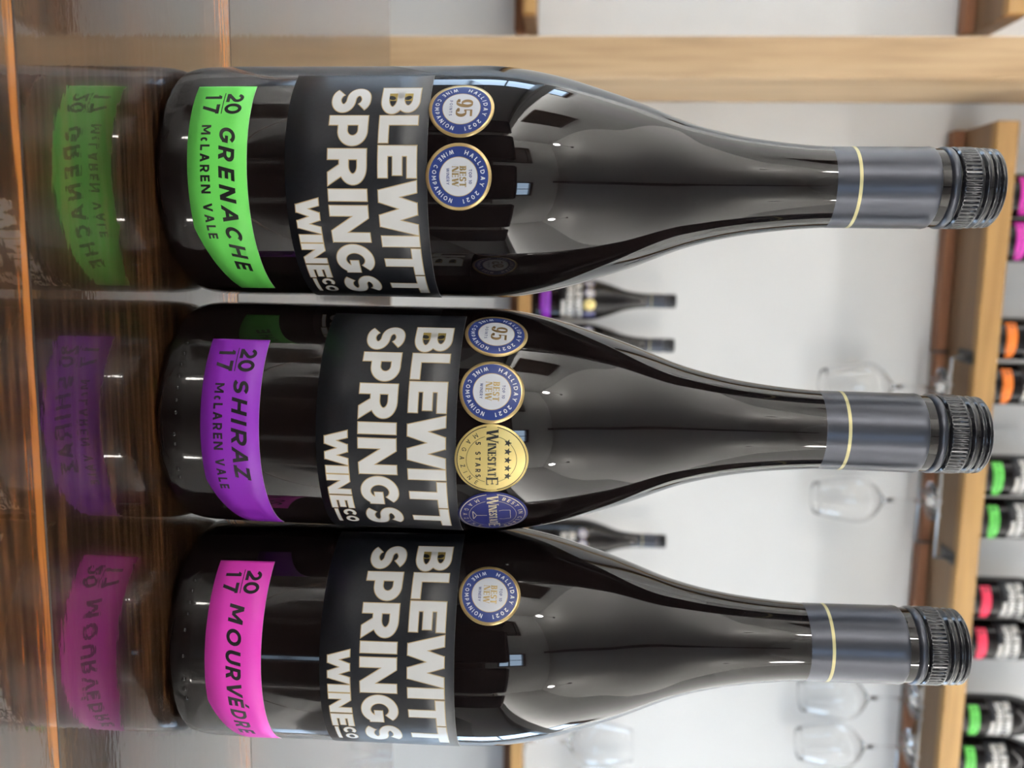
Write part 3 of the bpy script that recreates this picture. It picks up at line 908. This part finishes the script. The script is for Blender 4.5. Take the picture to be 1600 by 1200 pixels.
def add_medal(root, cs, cz, kind):
    if kind in ('points', 'best'):
        d = disc('medal_sticker', cs, cz, [(6.05, 2), (6.25, 0), (9.55, 1), (10.65, 0)], root, 0.26, [m_medgold, m_medblue, m_medwhite])
        k = Ink()
        for txt, mid, inw, r in (('HALLIDAY 2021', 88, False, 7.1), ('WINE COMPANION', 268, True, 8.7)):
            wdt = text_w(txt, 1.38, 0.68)
            text(k, txt, -wdt / 2, 0.08, 1.38, 0.27, 0.68, fn=on_circle(cs, cz, r, mid, inw))
        ink_mesh('rim_lettering', k, [m_white], d, 0.30)
        k = Ink(); k2 = Ink()
        if kind == 'points':
            draw(k, '9', cs - 3.5, cz - 1.7, 3.3, 5.3, 1.15, 0.35, serif=True); draw(k, '5', cs + .2, cz - 1.7, 3.3, 5.3, 1.15, 0.35, serif=True)
            text(k2, 'POINTS', cs, cz - 3.9, 0.95, 0.17, 0.45, center=True)
            ink_mesh('number', k, [m_medbrown], d, 0.30)
        else:
            text(k, 'BEST', cs, cz + .35, 2.15, 0.55, 0.36, 0.2, serif=True, center=True, k=.95)
            text(k, 'NEW', cs, cz - 2.1, 2.15, 0.55, 0.36, 0.2, serif=True, center=True, k=.95)
            text(k2, 'TOP 10', cs, cz + 3.35, 0.95, 0.17, 0.2, center=True)
            text(k2, 'WINERY', cs, cz - 3.9, 0.95, 0.17, 0.2, center=True)
            ink_mesh('gold_lettering', k, [m_medgold], d, 0.30)
        ink_mesh('small_lettering', k2, [m_medblue], d, 0.30)
        return d
    gold = kind == 'stars'
    R = 12.1 if gold else 11.9
    base, inkm = (m_yellowgold, m_inkblack) if gold else (m_navyfoil, m_palegold)
    d = disc('medal_sticker', cs, cz, [(R, 0)], root, 0.25 if gold else 0.22, [base])
    k = Ink()
    for r, t, gap in ((R - .85, .26, 1.75), (R - 3.9, .14, 2.2)):
        for a0 in (0, 180):
            g = math.degrees(math.asin(gap / r))
            k.ribbon(arc(cs, cz, r, r, a0 + g, a0 + 180 - g, 60), t, t)
    # big initial and final letters, small capitals between
    x = cs - 10.3
    draw(k, 'W', x, cz - 1.7, 4.4, 3.9, .85, .3, serif=True); x += 4.6
    mid = 'INESTAT'; wk = 11.6
    kk = (wk - .28 * 6) / text_w(mid, 2.7, 0)
    for c in mid:
        w = WID[c] * 2.7 * kk
        draw(k, c, x, cz - 1.2, w, 2.7, .58, .2, serif=True); x += w + .28
    draw(k, 'E', x + .2, cz - 1.7, 2.8, 3.9, .8, .3, serif=True)
    txt = 'MAGAZINE'
    w = text_w(txt, 1.5, 1.9)
    text(k, txt, -w / 2, 0, 1.5, .22, 1.9, fn=on_circle(cs, cz, R - 1.75, 270, True))
    if gold:
        text(k, '5 STARS', cs, cz - 5.2, 1.7, .34, .8, center=True)
        for i in range(5): star(k, cs - 5.9 + i * 2.95, cz + 5.3, 1.35)
    else:
        txt = 'BEST IN CLASS'; w = text_w(txt, 1.5, .75)
        text(k, txt, -w / 2, 0, 1.5, .26, .75, fn=on_circle(cs, cz, R - 3.1, 90))
        k.ribbon([(cs - 2.6, cz + 6.0), (cs - 2.9, cz + 3.6), (cs - 2.6, cz + 2.2)], .2, .2)
        k.ribbon([(cs + 2.6, cz + 6.0), (cs + 2.9, cz + 3.6), (cs + 2.6, cz + 2.2)], .2, .2)
        k.ribbon([(cs - 2.6, cz + 6.0), (cs + 2.6, cz + 6.0)], .2, .2)
        k.ribbon([(cs, cz - 1.9), (cs, cz - 5.6)], .35, .35); k.ribbon([(cs - 2.4, cz - 6.6), (cs, cz - 5.5), (cs + 2.4, cz - 6.6)], .3, .3); k.ribbon([(cs - 2.4, cz - 6.7), (cs + 2.4, cz - 6.7)], .3, .3)
    ink_mesh('medal_lettering', k, [inkm], d, 0.30)
    return d


def add_dots(root, spots):
    """row of glass bumps moulded above the heel"""
    v = []; f = []
    for s, z in spots:
        c = Vector(surf(s, z, 0.0)); n = (Vector(surf(s, z, 1.0)) - c).normalized()
        a = n.cross(Vector((0, 0, 1))).normalized(); b = n.cross(a)
        base = len(v)
        for i, (rr, hh) in enumerate(((.9, -.1), (.82, .35), (.5, .66))):
            for j in range(10):
                t = 2 * math.pi * j / 10
                v.append(c + (a * math.cos(t) + b * math.sin(t)) * rr / 1000 + n * hh / 1000)
        v.append(c + n * .76 / 1000)
        for i in range(2):
            for j in range(10):
                k = (j + 1) % 10
                f.append((base + i * 10 + j, base + i * 10 + k, base + (i + 1) * 10 + k, base + (i + 1) * 10 + j))
        for j in range(10): f.append((base + 20 + j, base + 20 + (j + 1) % 10, base + 30))
    o = mesh_obj('moulded_dots', v, f, m_glassdark, root, True)
    return fix_normals(o)


def letters(word, xs, ws):
    return list(zip(word, xs, ws))


GREN = letters('GRENACHE', [-9.8, -3.1, 3.5, 9.3, 15.9, 22.9, 29.7, 36.9], [5.4, 4.5, 3.7, 5.0, 5.7, 5.3, 5.1, 3.9])
SHIR = letters('SHIRAZ', [-12.0, -5.6, 1.4, 4.6, 10.9, 17.6], [4.7, 5.0, 1.25, 5.3, 5.9, 4.9])
MOUR = letters('MOURVÉDRE', [-10.9, -2.9, 4.3, 10.2, 15.8, 22.0, 27.6, 34.0, 40.2], [6.0, 5.6, 4.8, 4.5, 5.6, 3.9, 4.9, 4.4, 3.8])


def bottle(loc, lean, label, group, main, var, colour, words, medals, dots=None, code=None, place=True):
    r = empty('wine_bottle', loc)
    r.rotation_euler = (0, lean, 0)
    tag(r, label, 'wine bottle', group)
    add_glass(r); add_closure(r)
    add_main_label(r, *main)
    add_variety(r, *var, colour, words, place)
    for m in medals: add_medal(r, *m)
    if dots: add_dots(r, dots)
    if code:
        k = Ink()
        text(k, code, -30.6, 6.2, 3.2, .45, 1.5)
        ink_mesh('moulded_numbers', k, [m_glassdark], r, 0.35)
    return r


GB = 'big wine bottles standing on the counter'
TZ = 0.0002
b0 = bottle((-0.07206, 0.32064, TZ), -0.00447, 'big dark wine bottle with a bright green GRENACHE label on the counter', GB, (0, 0), (0, 0), 'green', GREN,
            [(-16.6, 101.8, 'points'), (6.5, 101.6, 'best')], code='2021')
b1 = bottle((0.01237, 0.32593, TZ), 0.00682, 'big dark wine bottle with a purple SHIRAZ label between the other two on the counter', GB, (-9.9, 10.8), (-0.5, 4.3), 'purple', SHIR,
            [(-34.0, 113.4, 'points'), (-10.7, 113.4, 'best'), (12.1, 113.9, 'stars'), (36.4, 113.9, 'class')],
            dots=[(-25.5 + 4.2 * i, 8.2) for i in range(7)] + [(7, 7.6), (10.5, 7.6), (20, 7.6), (23.3, 7.6)])
b2 = bottle((0.09636, 0.33788, TZ), -0.00784, 'big dark wine bottle with a magenta MOURVÉDRE label on the counter', GB, (-17.3, 10.6), (-7.0, 2.8), 'magenta', MOUR,
            [(-23.7, 113.2, 'best')], dots=[(-26 + 4.0 * i, 8.0) for i in range(4)] + [(-8.5, 7.6), (0.5, 7.4), (9, 7.5), (13, 7.5), (16.8, 7.6)], place=False)


# ------------------------------------------------------------------ bottles on the wall shelves (copies share the meshes)
def copy_tree(o, parent=None):
    c = o.copy(); S.collection.objects.link(c); c.parent = parent
    for ch in list(o.children): copy_tree(ch, c)
    return c


vlab = {}
for key, wd, pl in (('orange', [], False), ('red', [], False), ('green', GREN, True), ('magenta', MOUR, False)):
    h = empty('proto', (0, 0, 0)); vlab[key] = add_variety(h, -0.5, 4.3, key, wd, pl)
    vlab[key].parent = None; bpy.data.objects.remove(h)


def shelf_bottle(src, px, py, z, label, group, colour=None, turn=0.0):
    c = copy_tree(src)
    dp = 1.750 if group.endswith('upper shelf') else 1.770
    x, _ = pix(px, py, dp)
    c.location = room(x, dp, z + 0.0003)
    c.rotation_euler = (0, 0, PHI - 0.22 + turn)
    tag(c, label, 'wine bottle', group)
    for ch in list(c.children):
        if ch.name.startswith(('moulded', )) or (group.endswith('upper shelf') and ch.name.startswith('medal')):
            for g in list(ch.children): bpy.data.objects.remove(g)
            bpy.data.objects.remove(ch)
        elif colour and ch.name.startswith('variety'):
            for g in list(ch.children): bpy.data.objects.remove(g)
            bpy.data.objects.remove(ch)
            copy_tree(vlab[colour], c)
    return c


GU = 'wine bottles on the upper shelf'
UP = [(b1, 306, 'magenta', 'magenta-labelled wine bottle on the upper shelf, nearest its open end'), (b1, 376, 'magenta', 'magenta-labelled wine bottle on the upper shelf, beside the orange pair'),
      (b1, 529, 'orange', 'orange-labelled wine bottle on the upper shelf, on the magenta pair\'s side'), (b1, 600, 'orange', 'orange-labelled wine bottle on the upper shelf, on the green pair\'s side'),
      (b1, 743, 'green', 'green-labelled wine bottle on the upper shelf, next to the orange pair'), (b1, 810, 'green', 'green-labelled wine bottle on the upper shelf, second after the orange pair'),
      (b1, 934, 'red', 'red-labelled wine bottle on the upper shelf, first after the inner green pair'), (b1, 999, 'red', 'red-labelled wine bottle on the upper shelf, beside the outer green pair'),
      (b1, 1118, 'green', 'green-labelled wine bottle on the upper shelf, next to the red pair'), (b1, 1182, 'green', 'green-labelled wine bottle on the upper shelf, farthest from the post')]
for src, py, colour, lb in UP:
    shelf_bottle(src, 1590, py, zu1, lb, GU, colour, 0.0)
GL = 'wine bottles on the lower shelf'
for px, py, lb, tn in ((960, 469, 'dark wine bottle with a purple label on the lower shelf, seen between two big bottles', 0.12), (960, 538, 'dark wine bottle on the lower shelf behind the shoulder of the middle big bottle', 0.2),
                       (960, 843, 'dark wine bottle on the lower shelf seen above the magenta bottle\'s shoulder', 0.5)):
    shelf_bottle(b1, px, py, zl1, lb, GL, None, tn)
for v_ in vlab.values():
    for g in list(v_.children): bpy.data.objects.remove(g)
    bpy.data.objects.remove(v_)


# ------------------------------------------------------------------ wine glasses
def glass_mesh(root, H=0.232, Rw=0.047, Rr=0.033, Rf=0.040, stem=0.095):
    """stemmed glass standing on z=0, bowl as a thin shell"""
    t = 0.0008
    out = [(0.001, 0.0), (Rf - .001, 0.0), (Rf, 0.0008), (Rf - .002, 0.002), (0.012, 0.0045), (0.0055, 0.010), (0.0037, 0.03), (0.0035, stem * .7), (0.0042, stem - .006), (0.008, stem + .001)]
    bw = []
    for k in range(1, 22):
        u = k / 21
        if u < .36: r = 0.008 + (Rw - 0.008) * math.sin(u / .36 * math.pi / 2) ** .85
        else: r = Rw + (Rr - Rw) * ((u - .36) / .64) ** 1.5
        bw.append((r, stem + .002 + u * (H - stem - .002)))
    inn = [(max(r - t, 0.0005), z + (t if i < 3 else 0)) for i, (r, z) in enumerate(bw)][::-1]
    o1 = lathe('foot_and_stem', out[:-1], m_clear, root, 40)
    o2 = lathe('bowl', [(0.0005, stem - .004), (0.0042, stem - .004)] + out[-1:] + bw + [(bw[-1][0] - t / 2, bw[-1][1] + .0004)] + inn + [(0.0004, stem + .006)], m_clear, root, 56)
    return o1, o2


GE = 1.775
g0 = empty('wine_glass', (0, 0, 0)); glass_mesh(g0)
zhang = zu0 - 0.030                              # height of the feet above the wires
GH = 'wine glasses hanging from the rack'
gl = [(1480, 606, 'hanging wine glass partly behind the cap of the middle big bottle'), (1478, 784, 'hanging wine glass in the gap between the middle and right big bottles'),
      (1440, 1094, 'hanging wine glass beside the cap of the magenta-labelled bottle'), (1432, 1170, 'hanging wine glass farthest from the post')]
for i, (px, py, lb) in enumerate(gl):
    g = g0 if i == 0 else copy_tree(g0)
    x, _ = pix(px, py, GE)
    g.location = room(x, GE, zhang + 0.0035); g.rotation_euler = (math.pi, 0, 0)
    tag(g, lb, 'wine glass', GH)
for py, lb in ((1163, 'wine glass standing upright on the lower shelf past the magenta-labelled bottle'), (1232, 'wine glass standing upright on the lower shelf at the frame edge')):
    g = copy_tree(g0); x, _ = pix(960, py, GE)
    g.location = room(x, GE, zl1 + 0.0003); g.rotation_euler = (0, 0, 0); g.scale = (1.0, 1.0, 1.0)
    tag(g, lb, 'wine glass', 'wine glasses standing on the lower shelf')


# ------------------------------------------------------------------ wire glass racks under the upper shelf
def rack(py0, py1, gxs, label):
    xa, _ = pix(1450, py0, SF + 0.03); xb, _ = pix(1450, py1, SF + 0.03)
    r = empty('glass_rack', room((xa + xb) / 2, (SF + SB) / 2, zu0 - 0.036), PHI)
    tag(r, label, 'glass rack', 'wire glass racks under the upper shelf')
    h = (xb - xa) / 2; d = (SB - SF) / 2
    yf = -d + 0.022; yb = d - 0.042
    tube('front_wire', [(-h, yf, 0.0015), (h, yf, 0.0015)], 0.0028, m_metal, r)
    tube('rear_wire', [(-h, yb, 0.0015), (h, yb, 0.0015)], 0.0028, m_metal, r)
    for g in gxs:
        gx = g - (xa + xb) / 2
        for s_ in (-1, 1):
            tube('rail', [(gx + s_ * 0.0135, yb, 0.0035), (gx + s_ * 0.0135, yf + 0.004, 0.0035), (gx + s_ * 0.0135, yf - 0.004, 0.006)], 0.0018, m_metal, r)
    for s_ in (-1, 1):
        p = rbox('bracket', s_ * h - 0.013, s_ * h + 0.013, yf - 0.012, yf + 0.05, 0.0335, 0.0355, m_bracket, r, 0.0006)
        tube('hanger', [(s_ * h, yf, 0.0015), (s_ * h, yf - 0.003, 0.016), (s_ * h, yf, 0.0345)], 0.0028, m_bracket, r)
        tube('hanger', [(s_ * h, yb, 0.0015), (s_ * h, yb, 0.0345)], 0.0028, m_bracket, r)
        for k in (0.0, 0.03):
            lathe('screw', [(0.0001, -0.0015), (0.002, -0.0012), (0.0028, 0.0)], m_metal, p, 12, close=False, loc=(0, k - 0.015, 0))
    return r


gx = [pix(px, py, GE)[0] for px, py, _ in gl]
rack(556, 868, gx[:2], 'wire glass rack under the shelf holding the glasses nearer the post')
rack(1056, 1290, gx[2:], 'wire glass rack under the shelf holding the glasses farther from the post')
